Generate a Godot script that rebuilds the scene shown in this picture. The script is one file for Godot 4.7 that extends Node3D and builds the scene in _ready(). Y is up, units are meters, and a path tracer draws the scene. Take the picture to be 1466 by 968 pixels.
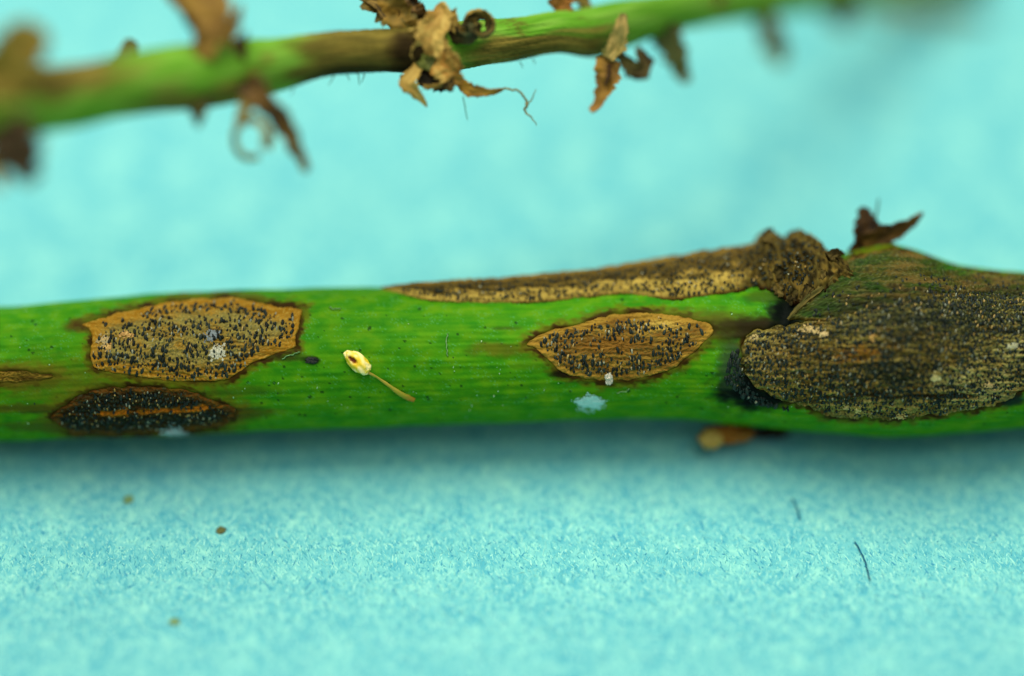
extends Node3D
# Macro photograph of a diseased green plant stem on blue paper. Measures were read off the photograph as
# (x right, y down, d towards the lens), one unit = P metres; frame() puts them into the world, real size.

const P := 0.0000392
const DIST := 3827.0            # lens to plane of focus, in units of P
const PITCH := 45.0
const R0 := 102.0               # depth of the stem's axis behind the plane of focus

var X := Vector3.RIGHT
var U := Vector3.ZERO
var N := Vector3.ZERO
var O := Vector3.ZERO
var org := Vector3.ZERO         # origin of the thing being built
var rng := RandomNumberGenerator.new()
var na := FastNoiseLite.new()   # smooth noise, unit frequency
var nf := FastNoiseLite.new()   # fractal noise, unit frequency
var nc := FastNoiseLite.new()   # cells
var lesions := []
var mats := {}

# ---------------------------------------------------------------- helpers
func frame(x: float, y: float, d: float) -> Vector3:
	return O + X * ((x - 733.0) * P) - U * ((y - 484.0) * P) + N * (d * P)

func seen(x: float, y: float, d: float) -> Vector3:      # photograph position at depth d -> measures
	var k := (DIST - d) / DIST
	return Vector3(733.0 + (x - 733.0) * k, 484.0 + (y - 484.0) * k, d)

func fv(v: Vector3) -> Vector3:
	return frame(v.x, v.y, v.z)

func on_paper(x: float, y: float) -> Vector3:
	var eye := O + N * DIST * P
	var dir := frame(x, y, 0) - eye
	return eye + dir * (-eye.y / dir.y)

func rgb(r: float, g: float, b: float) -> Color:
	return Color(r / 255.0, g / 255.0, b / 255.0)

func tab(t: Array, x: float) -> float:                   # smooth table look-up
	var n := t.size() / 2
	if x <= t[0]: return t[1]
	if x >= t[2 * n - 2]: return t[2 * n - 1]
	var i := 0
	while x > t[2 * i + 2]: i += 1
	var x0: float = t[2 * i]
	var x1: float = t[2 * i + 2]
	var y0: float = t[2 * i + 1]
	var y1: float = t[2 * i + 3]
	var a := maxi(i - 1, 0)
	var b := mini(i + 2, n - 1)
	var m0: float = (y1 - float(t[2 * a + 1])) / maxf(x1 - float(t[2 * a]), 1e-6) * (x1 - x0)
	var m1: float = (float(t[2 * b + 1]) - y0) / maxf(float(t[2 * b]) - x0, 1e-6) * (x1 - x0)
	var s := (x - x0) / (x1 - x0)
	return (2 * s * s * s - 3 * s * s + 1) * y0 + (s * s * s - 2 * s * s + s) * m0 + (3 * s * s - 2 * s * s * s) * y1 + (s * s * s - s * s) * m1

func grid_mesh(nu: int, nv: int, pos: PackedVector3Array, col: PackedColorArray, closed: bool, ref := Vector3.ZERO, caps := false) -> ArrayMesh:
	# nu rows of nv points; closed joins the last point of a row to its first; ref: a direction its outside faces (zero: away from its rows' middles)
	var idx := PackedInt32Array()
	var nrm := PackedVector3Array()
	var loc := PackedVector3Array()
	nrm.resize(pos.size())
	loc.resize(pos.size())
	var ev := nv if closed else nv - 1
	idx.resize((nu - 1) * ev * 6)
	var vote := 0.0
	for i in range(0, nu - 1, maxi(1, nu / 12)):
		var mid := Vector3.ZERO
		for j in nv: mid += pos[i * nv + j] / nv
		for j in range(0, ev, maxi(1, ev / 12)):
			var j2 := (j + 1) % nv
			var fn := (pos[(i + 1) * nv + j] - pos[i * nv + j]).cross(pos[i * nv + j2] - pos[i * nv + j])
			vote += fn.dot(ref if ref != Vector3.ZERO else pos[i * nv + j] - mid)
	var flip := vote < 0.0
	var k := 0
	for i in nu - 1:
		for j in ev:
			var j2 := (j + 1) % nv
			var a := i * nv + j
			var b := i * nv + j2
			var c := (i + 1) * nv + j
			var e := (i + 1) * nv + j2
			if flip:
				var s := b
				b = c
				c = s
			# clockwise a, b, c
			var n1 := (pos[c] - pos[a]).cross(pos[b] - pos[a])
			var n2 := (pos[c] - pos[b]).cross(pos[e] - pos[b])
			nrm[a] += n1
			nrm[b] += n1 + n2
			nrm[c] += n1 + n2
			nrm[e] += n2
			idx[k] = a
			idx[k + 1] = b
			idx[k + 2] = c
			idx[k + 3] = b
			idx[k + 4] = e
			idx[k + 5] = c
			k += 6
	for i in pos.size():
		nrm[i] = (nrm[i] * 1e9).normalized() if nrm[i].length_squared() > 0.0 else N
		loc[i] = pos[i] - org
	if caps and closed:
		for end in 2:
			var row := 0 if end == 0 else nu - 1
			for j in range(1, nv - 1):
				idx.append_array([row * nv, row * nv + j, row * nv + j + 1] if (end == 0) == flip else [row * nv, row * nv + j + 1, row * nv + j])
	var arr := []
	arr.resize(Mesh.ARRAY_MAX)
	arr[Mesh.ARRAY_VERTEX] = loc
	arr[Mesh.ARRAY_NORMAL] = nrm
	arr[Mesh.ARRAY_INDEX] = idx
	if col.size(): arr[Mesh.ARRAY_COLOR] = col
	var m := ArrayMesh.new()
	m.add_surface_from_arrays(Mesh.PRIMITIVE_TRIANGLES, arr)
	return m

func obj(called: String, mesh: Mesh, mat: Material, parent: Node = self) -> MeshInstance3D:
	var o := MeshInstance3D.new()
	o.name = called
	o.mesh = mesh
	o.material_override = mat
	if parent == self: o.position = org
	add_named(o, called, parent)
	return o

func add_named(o: Node, called: String, parent: Node) -> void:
	var nm := called
	var k := 1
	while parent.has_node(nm):
		nm = "%s_%03d" % [called, k]
		k += 1
	o.name = nm
	parent.add_child(o)

func thing(called: String, label: String, category: String, at: Vector3, group := "") -> Node3D:
	var o := Node3D.new()
	add_named(o, called, self)
	o.position = at
	org = at
	tag(o, label, category, group)
	return o

func tag(o: Node, label: String, category: String, group := "") -> void:
	o.set_meta("label", label)
	o.set_meta("category", category)
	if group: o.set_meta("group", group)

func paint(rough: float, spec := 0.5, extra := {}) -> StandardMaterial3D:
	var m := StandardMaterial3D.new()
	m.vertex_color_use_as_albedo = true
	m.vertex_color_is_srgb = true
	m.roughness = rough
	m.metallic_specular = spec
	for k in extra: m.set(k, extra[k])
	return m

func many(called: String, mesh: Mesh, mat: Material, parent: Node, xf: Array, cols: PackedColorArray) -> void:
	var mm := MultiMesh.new()
	mm.transform_format = MultiMesh.TRANSFORM_3D
	mm.use_colors = true
	mm.mesh = mesh
	mm.instance_count = xf.size()
	for i in xf.size():
		mm.set_instance_transform(i, xf[i])
		mm.set_instance_color(i, cols[i])
	var o := MultiMeshInstance3D.new()
	o.multimesh = mm
	o.material_override = mat
	add_named(o, called, parent)
	o.set_meta("kind", "stuff")

func dome(rings: int, sides: int, bumpy: float, sd: int) -> ArrayMesh:   # small low dome, base at z = -0.3, top at z = 1
	var st := SurfaceTool.new()
	st.begin(Mesh.PRIMITIVE_TRIANGLES)
	var r := RandomNumberGenerator.new()
	r.seed = sd
	var pts := []
	for i in rings:
		var a := PI / 2 * (1.0 - float(i) / rings) - (0.3 if i == 0 else 0.0)
		var row := []
		for j in sides:
			var w := TAU * j / sides
			var q := 1.0 + bumpy * r.randf_range(-1, 1)
			row.append(Vector3(cos(w) * sin(a) * q, sin(w) * sin(a) * q, cos(a) * q - (0.35 if i == 0 else 0.0)))
		pts.append(row)
	st.set_color(Color.WHITE)
	st.set_smooth_group(0)
	for i in rings:
		for j in sides:
			var j2 := (j + 1) % sides
			var a: Vector3 = pts[i][j]
			var b: Vector3 = pts[i][j2]
			if i == rings - 1:
				st.add_vertex(a); st.add_vertex(Vector3(0, 0, 1)); st.add_vertex(b)
			else:
				var c: Vector3 = pts[i + 1][j]
				var e: Vector3 = pts[i + 1][j2]
				st.add_vertex(a); st.add_vertex(c); st.add_vertex(b)
				st.add_vertex(b); st.add_vertex(c); st.add_vertex(e)
	st.generate_normals()
	return st.commit()

# ---------------------------------------------------------------- main stem
const TOP := [-500, 470, -150, 444, 0, 438, 100, 429, 200, 420, 300, 415, 400, 412, 500, 410, 600, 412, 700, 413, 800, 410, 900, 404, 1000, 398, 1060, 393, 1120, 386, 1165, 376, 1212, 362, 1250, 352, 1285, 347, 1320, 354, 1350, 365, 1393, 378, 1466, 386, 1560, 392, 1700, 402, 2000, 430]
const BOT := [-500, 662, -150, 640, 0, 635, 100, 631, 200, 629, 300, 624, 400, 620, 500, 616, 600, 612, 700, 609, 800, 605, 900, 603, 1000, 604, 1060, 610, 1120, 617, 1200, 624, 1280, 629, 1350, 627, 1466, 617, 1560, 612, 1700, 612, 2000, 630]

func axis_of(x: float) -> Vector2:       # (centre y, radius)
	var t := tab(TOP, x)
	var b := tab(BOT, x)
	return Vector2((t + b) / 2, (b - t) / 2)

func on_stem(x: float, y: float, up: float) -> Vector3:     # measures of a point of the stem's skin, up above it
	var a := axis_of(x)
	var v := clampf((a.x - y) / a.y, -0.995, 0.995)
	var f := asin(v)
	return Vector3(x, a.x - (a.y + up) * sin(f), -R0 + (a.y + up) * cos(f))

func skin_normal(x: float, y: float) -> Vector3:
	var a := axis_of(x)
	var v := clampf((a.x - y) / a.y, -0.995, 0.995)
	return (U * v + N * sqrt(1.0 - v * v)).normalized()

func make_outline(p: Array, rough: float, sd: float) -> PackedVector2Array:
	var n := p.size() / 2
	var out := PackedVector2Array()
	for i in n:
		var q := []
		for k in 4:
			var j := (i + k - 1 + n) % n
			q.append(Vector2(p[2 * j], p[2 * j + 1]))
		var seg: float = q[1].distance_to(q[2])
		var m := maxi(2, int(seg / 4.0))
		for s in m:
			var t := float(s) / m
			var c: Vector2 = q[1].lerp(q[2], t) * 0.45 + q[1].cubic_interpolate(q[2], q[0], q[3], t) * 0.55
			c += Vector2(na.get_noise_2d(c.x * 0.09, c.y * 0.09 + sd), na.get_noise_2d(c.x * 0.09 + 70, c.y * 0.12 - sd)) * rough * 2.2
			c += Vector2(na.get_noise_2d(c.x * 0.3, c.y * 0.3 + sd), na.get_noise_2d(c.x * 0.3 + 70, c.y * 0.3 - sd)) * rough
			out.append(c)
	return out

func distance_grid(o: PackedVector2Array, margin: float) -> Dictionary:
	var lo := o[0]
	var hi := o[0]
	for q in o:
		lo = lo.min(q)
		hi = hi.max(q)
	lo -= Vector2(margin, margin)
	hi += Vector2(margin, margin)
	var st := 3.0
	var nx := int((hi.x - lo.x) / st) + 2
	var ny := int((hi.y - lo.y) / st) + 2
	var g := PackedFloat32Array()
	g.resize(nx * ny)
	var thin := PackedVector2Array()
	for i in range(0, o.size(), 2): thin.append(o[i])
	for iy in ny:
		for ix in nx:
			var q := lo + Vector2(ix, iy) * st
			var best := 1e12
			for i in thin.size():
				var a := thin[i]
				var ab := thin[(i + 1) % thin.size()] - a
				var t := clampf((q - a).dot(ab) / ab.length_squared(), 0, 1)
				best = minf(best, (a + ab * t - q).length_squared())
			var d := sqrt(best)
			g[iy * nx + ix] = -d if Geometry2D.is_point_in_polygon(q, thin) else d
	return {"lo": lo, "hi": hi, "nx": nx, "ny": ny, "g": g, "st": st}

func sdist(l: Dictionary, x: float, y: float) -> float:    # signed distance to a patch's outline, negative inside
	var lo: Vector2 = l.lo
	var hi: Vector2 = l.hi
	if x <= lo.x or y <= lo.y or x >= hi.x or y >= hi.y: return 999.0
	var fx: float = (x - lo.x) / float(l.st)
	var fy: float = (y - lo.y) / float(l.st)
	var ix := int(fx)
	var iy := int(fy)
	var nx: int = l.nx
	var k := iy * nx + ix
	var g: PackedFloat32Array = l.g
	if ix >= nx - 1 or iy >= int(l.ny) - 1: return 999.0
	return lerpf(lerpf(g[k], g[k + 1], fx - ix), lerpf(g[k + nx], g[k + nx + 1], fx - ix), fy - iy)

# dead tissue on the green skin: x, y, half length, half height, colour, strength
var STAINS := [
	[1070, 558, 52, 34, rgb(12, 18, 15), 1.0], [1046, 520, 20, 50, rgb(52, 74, 46), 0.85], [1105, 572, 30, 14, rgb(12, 16, 14), 0.9],
	[1072, 468, 74, 19, rgb(38, 34, 14), 1.0], [1124, 445, 26, 46, rgb(12, 20, 15), 1.0], [1095, 425, 30, 12, rgb(50, 66, 24), 0.6],
	[445, 516, 13, 6, rgb(8, 14, 14), 1.0], [410, 512, 40, 7, rgb(48, 52, 24), 0.6], [802, 536, 18, 6, rgb(26, 24, 12), 0.9],
	[715, 500, 52, 12, rgb(88, 84, 22), 0.7], [725, 470, 22, 4, rgb(50, 70, 22), 0.6], [1030, 470, 30, 30, rgb(60, 60, 22), 0.55],
	[40, 585, 70, 8, rgb(74, 66, 24), 0.75], [50, 612, 60, 10, rgb(70, 70, 30), 0.6], [20, 540, 90, 16, rgb(84, 76, 26), 0.65], [75, 545, 90, 40, rgb(98, 100, 26), 0.55],
	[350, 592, 46, 12, rgb(84, 66, 22), 0.65], [340, 560, 60, 10, rgb(66, 82, 22), 0.5], [110, 466, 26, 10, rgb(70, 56, 22), 0.7], [1452, 574, 26, 9, rgb(20, 34, 38), 0.8],
	[1010, 452, 60, 10, rgb(84, 96, 26), 0.6], [760, 520, 40, 14, rgb(70, 108, 22), 0.4],
]

# tones of the largest lesion's tissue: x, y, half length, half height, colour, strength, how many of the black dots
var TONES := [
	[1062, 530, 16, 40, rgb(34, 34, 22), 0.9, 1.6], [1100, 515, 40, 46, rgb(122, 98, 56), 0.8, 0.5], [1180, 515, 80, 30, rgb(92, 72, 36), 0.75, 1.0], [1225, 505, 50, 14, rgb(132, 86, 34), 0.9, 0.6], [1270, 534, 62, 17, rgb(18, 26, 24), 0.95, 1.6],
	[1400, 545, 80, 34, rgb(168, 154, 102), 0.95, 0.55], [1440, 505, 40, 22, rgb(154, 144, 94), 0.9, 0.6], [1250, 582, 120, 12, rgb(150, 130, 74), 0.85, 0.7], [1340, 500, 70, 18, rgb(104, 86, 42), 0.8, 0.9],
	[1360, 455, 120, 24, rgb(40, 46, 36), 0.85, 1.3], [1240, 462, 60, 14, rgb(74, 72, 50), 0.7, 0.9], [1130, 562, 60, 14, rgb(112, 90, 44), 0.8, 0.5],
]

func dots_here(x: float, y: float) -> float:
	var k := 1.0
	for q in TONES:
		var w := Vector2((x - q[0]) / q[2], (y - q[1]) / q[3]).length()
		k = lerpf(k, q[6], 1.0 - smoothstep(0.5, 1.1, w))
	return k

func stem_colour(x: float, y: float, f: float, r: float, front: bool) -> Color:
	var arc := f * r
	var s1 := na.get_noise_2d(x * 0.012, arc * 0.14)
	var s2 := nf.get_noise_2d(x * 0.02 + 300, arc * 0.028)
	var s3 := na.get_noise_2d(x * 0.28, arc * 0.30 + 40)
	var c := rgb(76, 140, 20).lerp(rgb(56, 124, 19), clampf(0.5 + 0.5 * s1 + 0.14 * s3, 0, 1))
	c = c.lerp(rgb(100, 146, 22), clampf(s2 * 1.1, 0, 0.6))
	c = c.lerp(rgb(30, 110, 26), clampf(-s2 * 0.9 - 0.05, 0, 0.5))
	if not front: return c
	# small dark points in the skin
	var cell := nc.get_noise_2d(x * 0.036, y * 0.05)
	if cell < -0.965 + 0.09 * na.get_noise_2d(x * 0.03, y * 0.03 + 9):
		c = c.lerp(rgb(24, 54, 22), 0.7)
	# dust-like pale grains of the waxy bloom low on the stem
	if s3 > 0.52 and na.get_noise_2d(x * 0.03 + 500, y * 0.06) > 0.12:
		c = c.lerp(rgb(90, 160, 120), 0.5)
	for l in lesions:
		var sd := sdist(l, x, y)
		if sd < 40.0:
			var ragged := sd + 6.0 * na.get_noise_2d(x * 0.05, y * 0.11 + 77)
			c = c.lerp(rgb(96, 94, 22), 0.72 * (1.0 - smoothstep(2.0, l.halo, ragged)))
			c = c.lerp(rgb(54, 38, 14), clampf(0.62 + 0.8 * na.get_noise_2d(x * 0.025 + 90, y * 0.05), 0.15, 0.95) * (1.0 - smoothstep(0.5, 5.0, sd + 3.5 * na.get_noise_2d(x * 0.09, y * 0.14))))
	for s in STAINS:
		var dx: float = (x - s[0]) / s[2]
		if absf(dx) > 1.6: continue
		var dy: float = (y - s[1]) / s[3]
		if absf(dy) > 1.6: continue
		var e := sqrt(dx * dx + dy * dy) + 0.4 * nf.get_noise_2d(x * 0.03 + s[0], y * 0.06)
		c = c.lerp(s[4], float(s[5]) * (1.0 - smoothstep(0.35, 1.25, e)))
	return c

func build_stem(root: Node3D) -> void:
	var xs := PackedFloat32Array()
	var x := -520.0
	while x < 2020.0:
		xs.append(x)
		x += 1.7 if x > -16.0 and x < 1490.0 else 22.0
	var fs := PackedFloat32Array()
	for i in 190: fs.append(deg_to_rad(-97.0 + 194.0 * i / 189.0))
	for i in range(1, 20): fs.append(deg_to_rad(97.0 + 166.0 * i / 20.0))
	var nu := xs.size()
	var nv := fs.size()
	var pos := PackedVector3Array()
	var col := PackedColorArray()
	pos.resize(nu * nv)
	col.resize(nu * nv)
	for i in nu:
		var a := axis_of(xs[i])
		for j in nv:
			var f := fs[j]
			var front := absf(f) < 1.5533
			var y := a.x - a.y * sin(f)
			var up := 0.9 * na.get_noise_2d(xs[i] * 0.005, f * 11.0) + 0.25 * na.get_noise_2d(xs[i] * 0.2, f * 24.0) + 1.0 * na.get_noise_2d(xs[i] * 0.012 + 9, f * 3.0)
			if front:
				for l in lesions:
					var sd := sdist(l, xs[i], y)
					if sd < 20.0:
						up += 0.8 * (1.0 - smoothstep(0.0, 14.0, absf(sd))) - 7.0 * smoothstep(0.0, 10.0, -sd)
				# the joint: a crease where the next length of stem begins
				var cr := (xs[i] - 1122.0 + (y - 460.0) * 0.25) / 13.0
				up -= 7.0 * exp(-cr * cr) * smoothstep(390.0, 440.0, y) * (1.0 - smoothstep(490.0, 560.0, y))
			pos[i * nv + j] = frame(xs[i], a.x - (a.y + up) * sin(f), -R0 + (a.y + up) * cos(f))
			col[i * nv + j] = stem_colour(xs[i], y, f, a.y, front)
	obj("green_skin", grid_mesh(nu, nv, pos, col, true, Vector3.ZERO, true), mats.skin, root)

# ---------------------------------------------------------------- lesions
func patch_colour(kind: String, x: float, y: float, e: float) -> Color:
	var st := na.get_noise_2d(x * 0.022 + 11, y * 0.13)
	var bl := nf.get_noise_2d(x * 0.016 + 60, y * 0.03)
	var fine := na.get_noise_2d(x * 0.2, y * 0.26)
	var grit := na.get_noise_2d(x * 0.36 + 30, y * 0.22)
	var c := Color.BLACK
	match kind:
		"ochre":
			c = rgb(170, 122, 48).lerp(rgb(134, 98, 42), clampf(0.45 + 0.9 * st, 0, 1))
			c = c.lerp(rgb(144, 130, 78), clampf(smoothstep(14, 34, e) * (0.55 + 1.2 * bl), 0, 0.8))
			c = c.lerp(rgb(166, 112, 30), clampf((1.0 - smoothstep(4, 24, e + 8.0 * bl)) * (0.6 + st), 0, 0.6))
			c = c.lerp(rgb(92, 92, 74), clampf(0.75 * fine * smoothstep(12, 26, e), 0, 0.6))
			c = c.lerp(rgb(200, 176, 112), clampf(1.3 * grit - 0.35, 0, 0.5))
		"dark":
			c = rgb(58, 40, 20).lerp(rgb(36, 40, 32), clampf(0.5 + 0.9 * st, 0, 1))
			c = c.lerp(rgb(112, 68, 26), clampf((1.0 - smoothstep(5, 18, e)) * (0.75 + st), 0, 0.85))
			c = c.lerp(rgb(66, 88, 84), clampf(1.2 * fine - 0.25, 0, 0.5))
			var mid := 588.0 - (x - 210.0) * 0.055 + 2.5 * na.get_noise_2d(x * 0.03, 3.0)
			var half := 5.6 * smoothstep(122.0, 150.0, x) * (1.0 - smoothstep(285.0, 304.0, x)) * (0.85 + 0.5 * na.get_noise_2d(x * 0.02, 44.0)) * smoothstep(3.0, 9.0, absf(x - 188.0))
			c = c.lerp(rgb(178, 102, 28), (1.0 - smoothstep(half - 2.0, half + 2.0, absf(y - mid))) * (0.85 + 0.4 * grit))
		"leaf":
			c = rgb(148, 112, 50).lerp(rgb(116, 80, 36), clampf(0.5 + 1.0 * st, 0, 1))
			c = c.lerp(rgb(164, 124, 56), clampf((1.0 - smoothstep(5, 17, e)) * (0.8 + bl), 0, 0.85))
			c = c.lerp(rgb(96, 92, 64), clampf(fine * 0.9 * smoothstep(10, 20, e), 0, 0.6))
			c = c.lerp(rgb(196, 160, 84), 0.8 * (1.0 - smoothstep(0.3, 1.2, Vector2((x - 948) / 32.0, (y - 466) / 9.0).length() + 0.5 * fine)))
			c = c.lerp(rgb(126, 84, 38), 0.75 * (1.0 - smoothstep(0.4, 1.1, Vector2((x - 870) / 70.0, (y - 494) / 14.0).length() + 0.5 * st)))
		"streak":
			c = rgb(104, 84, 34).lerp(rgb(74, 58, 24), clampf(0.5 + st, 0, 1)).lerp(rgb(150, 116, 50), clampf(fine * 1.2 + 0.7 * (1.0 - smoothstep(4.0, 26.0, absf(x - 8.0))), 0, 0.8))
		"great":
			c = rgb(126, 102, 52).lerp(rgb(82, 66, 34), clampf(0.5 + 1.1 * st, 0, 1))
			c = c.lerp(rgb(108, 92, 52), clampf((1.0 - smoothstep(6, 30, e)) * (0.8 + bl), 0, 0.85))
			c = c.lerp(rgb(124, 76, 28), clampf(1.3 * bl - 0.1, 0, 0.6))
			c = c.lerp(rgb(152, 140, 90), clampf(1.6 * nf.get_noise_2d(x * 0.012 + 5, y * 0.022 + 8) - 0.15 + 0.4 * smoothstep(1320, 1400, x) * smoothstep(480, 520, y), 0, 0.75))
			c = c.lerp(rgb(46, 56, 44), clampf(1.1 * fine + 0.75 * smoothstep(0.0, 1.0, (500.0 - y + 0.12 * (x - 1200.0)) / 60.0) * smoothstep(1180.0, 1260.0, x), 0, 0.75))
			c = c.lerp(rgb(36, 36, 26), clampf(1.3 * na.get_noise_2d(x * 0.006 + 3, y * 0.085) - 0.2, 0, 0.65))
			c = c.lerp(rgb(158, 132, 68), clampf(1.6 * na.get_noise_2d(x * 0.007 + 33, y * 0.1) - 0.25, 0, 0.6))
			for q in TONES:
				var w := Vector2((x - q[0]) / q[2], (y - q[1]) / q[3]).length() + 0.7 * nf.get_noise_2d(x * 0.022 + q[0], y * 0.05)
				c = c.lerp(q[4], float(q[5]) * (1.0 - smoothstep(0.4, 1.15, w)) * clampf(0.9 + 0.8 * fine, 0, 1))
			c = c.lerp(rgb(186, 172, 116), clampf(1.5 * grit - 0.45, 0, 0.6))
			c = c.lerp(rgb(36, 26, 14), 0.8 * (1.0 - smoothstep(1.5, 4.5, absf(y - 562.0 - 0.012 * (x - 1250.0) + 3.0 * na.get_noise_2d(x * 0.02, 5.0)))) * smoothstep(1185, 1215, x) * (1.0 - smoothstep(1380, 1410, x)))
		"hump":
			c = rgb(54, 70, 28).lerp(rgb(86, 72, 36), clampf(0.45 + 1.2 * bl + 0.4 * st, 0, 1))
			c = c.lerp(rgb(44, 104, 26), 0.9 * smoothstep(1335, 1375, x) * (1.0 - smoothstep(1420, 1470, x)) * (1.0 - smoothstep(384, 396, y - 0.1 * (x - 1380) + 6 * st)))
			c = c.lerp(rgb(44, 70, 32), clampf(1.2 * nf.get_noise_2d(x * 0.02, y * 0.03 + 4) + 0.3 - smoothstep(1230, 1300, x), 0, 0.8))
			c = c.lerp(rgb(120, 84, 42), clampf((1.0 - smoothstep(3, 10, e)) * (0.9 + bl), 0, 0.9) * (1.0 - smoothstep(1300, 1340, x)))
			c = c.lerp(rgb(126, 92, 54), clampf(smoothstep(1240, 1300, x) * (0.2 + 1.6 * st) * smoothstep(392, 408, y), 0, 0.75))
			c = c.lerp(rgb(40, 46, 38), clampf(1.2 * fine, 0, 0.6))
			c = c.lerp(rgb(44, 44, 32), 0.8 * smoothstep(408.0, 440.0, y + 22.0 * st + 0.06 * (x - 1300.0)) * smoothstep(1160, 1220, x))
			c = c.lerp(rgb(116, 92, 54), clampf(1.4 * na.get_noise_2d(x * 0.007 + 33, y * 0.1) - 0.1, 0, 0.6) * smoothstep(1180, 1240, x))
			c = c.lerp(rgb(118, 120, 96), clampf(1.6 * grit - 0.6, 0, 0.5))
	var bleed := na.get_noise_2d(x * 0.05 + 17, y * 0.09)
	c = rgb(92, 82, 24).lerp(c, smoothstep(-0.5, 4.5 + 3.0 * bleed, e))
	var edge := clampf(0.62 + 0.8 * na.get_noise_2d(x * 0.025 + 90, y * 0.05), 0.1, 0.95) * (1.0 - smoothstep(1.0, 4.4 + 3.0 * st, e))
	if kind == "great": edge *= smoothstep(462.0, 480.0, y)
	if kind == "hump": edge *= 0.4
	c = c.lerp(rgb(34, 20, 9), edge)
	return c

func build_patch(root: Node3D, called: String, kind: String, l: Dictionary, up0: float, bulge: float, rough: float, n: int, m: int) -> MeshInstance3D:
	var o: PackedVector2Array = l.outline
	var c := Vector2.ZERO
	for q in o: c += q / o.size()
	# equal steps along the outline
	var acc := PackedFloat32Array([0.0])
	for i in o.size(): acc.append(acc[i] + o[i].distance_to(o[(i + 1) % o.size()]))
	var ring := PackedVector2Array()
	var at := 0
	for j in m:
		var want := acc[o.size()] * j / m
		while acc[at + 1] < want: at += 1
		ring.append(o[at].lerp(o[(at + 1) % o.size()], (want - acc[at]) / maxf(acc[at + 1] - acc[at], 1e-6)))
	var pos := PackedVector3Array()
	var col := PackedColorArray()
	for i in n + 1:
		var t := float(i) / n
		t = 1.0 - pow(1.0 - t, 1.25)
		for j in m:
			var q := c.lerp(ring[j], t)
			var e := maxf(-sdist(l, q.x, q.y), 0.0) if i < n else 0.0
			var lip := smoothstep(0.0, 4.0, e)
			var up := -8.0 + (8.0 + up0) * lip + 0.5 * exp(-pow((e - 6.0) / 4.0, 2.0))
			up += bulge * (1.0 - exp(-e / 30.0))
			up += lip * rough * (1.1 * na.get_noise_2d(q.x * 0.03, q.y * 0.14 + 6) + 0.9 * na.get_noise_2d(q.x * 0.16, q.y * 0.2) + 0.6 * na.get_noise_2d(q.x * 0.4, q.y * 0.4))
			pos.append(fv(on_stem(q.x, q.y, up)))
			col.append(patch_colour(kind, q.x, q.y, e))
	l.up0 = up0
	l.bulge = bulge
	return obj(called, grid_mesh(n + 1, m, pos, col, true, N), mats.tissue, root)

func freckle(parent: Node, l: Dictionary, tries: int, gap: float, size: float, likes: Callable, pale: float) -> void:
	# the black fruiting bodies that break through the dead skin, and the pale torn flecks beside them
	var lo: Vector2 = l.lo
	var hi: Vector2 = l.hi
	var used := {}
	var xf := []
	var cols := PackedColorArray()
	var xp := []
	var colp := PackedColorArray()
	for k in tries:
		var q := Vector2(rng.randf_range(lo.x, hi.x), rng.randf_range(lo.y, hi.y))
		var e := -sdist(l, q.x, q.y)
		if e < 5.0 or rng.randf() > float(likes.call(q.x, q.y, e)): continue
		var key := Vector2i(int(q.x / gap), int(q.y / (gap * 1.25)))
		if used.has(key): continue
		used[key] = true
		var nr := skin_normal(q.x, q.y)
		var across := X.slide(nr).normalized()
		var along := nr.cross(across)
		var lean := rng.randf_range(-0.45, 0.25)
		var a2 := along.rotated(nr, lean)
		var b2 := across.rotated(nr, lean)
		var s := size * rng.randf_range(0.5, 1.4)
		var up: float = l.up0 + l.bulge * (1.0 - exp(-e / 30.0))
		var p: Vector3 = l.place.call(q.x, q.y, up) if l.has("place") else fv(on_stem(q.x, q.y, up))
		xf.append(Transform3D(Basis(b2 * s * P * 0.85, a2 * s * P * rng.randf_range(0.9, 2.1), nr * s * P * rng.randf_range(0.7, 1.2)), p - org))
		cols.append(rgb(18, 25, 21).lerp(rgb(44, 56, 48), rng.randf()))
		if rng.randf() < pale:
			var w := q + Vector2(rng.randf_range(-1.0, 1.0), rng.randf_range(-1.0, 1.0)).normalized() * s * rng.randf_range(1.1, 1.8)
			if -sdist(l, w.x, w.y) > 3.0:
				var pp: Vector3 = l.place.call(w.x, w.y, up + 0.3) if l.has("place") else fv(on_stem(w.x, w.y, up + 0.3))
				var z := size * rng.randf_range(0.5, 1.0)
				xp.append(Transform3D(Basis(b2 * z * P * 0.8, a2 * z * P * rng.randf_range(1.0, 2.2), nr * z * P * rng.randf_range(0.5, 1.3)), pp - org))
				colp.append([rgb(176, 150, 88), rgb(150, 122, 60), rgb(128, 136, 116), rgb(160, 160, 128), rgb(120, 104, 60), rgb(104, 96, 60)][rng.randi() % 6])
	many("fruiting_bodies", mats.dome_mesh, mats.black, parent, xf, cols)
	if xp.size(): many("torn_skin_flecks", mats.chip_mesh, mats.pale, parent, xp, colp)

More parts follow.
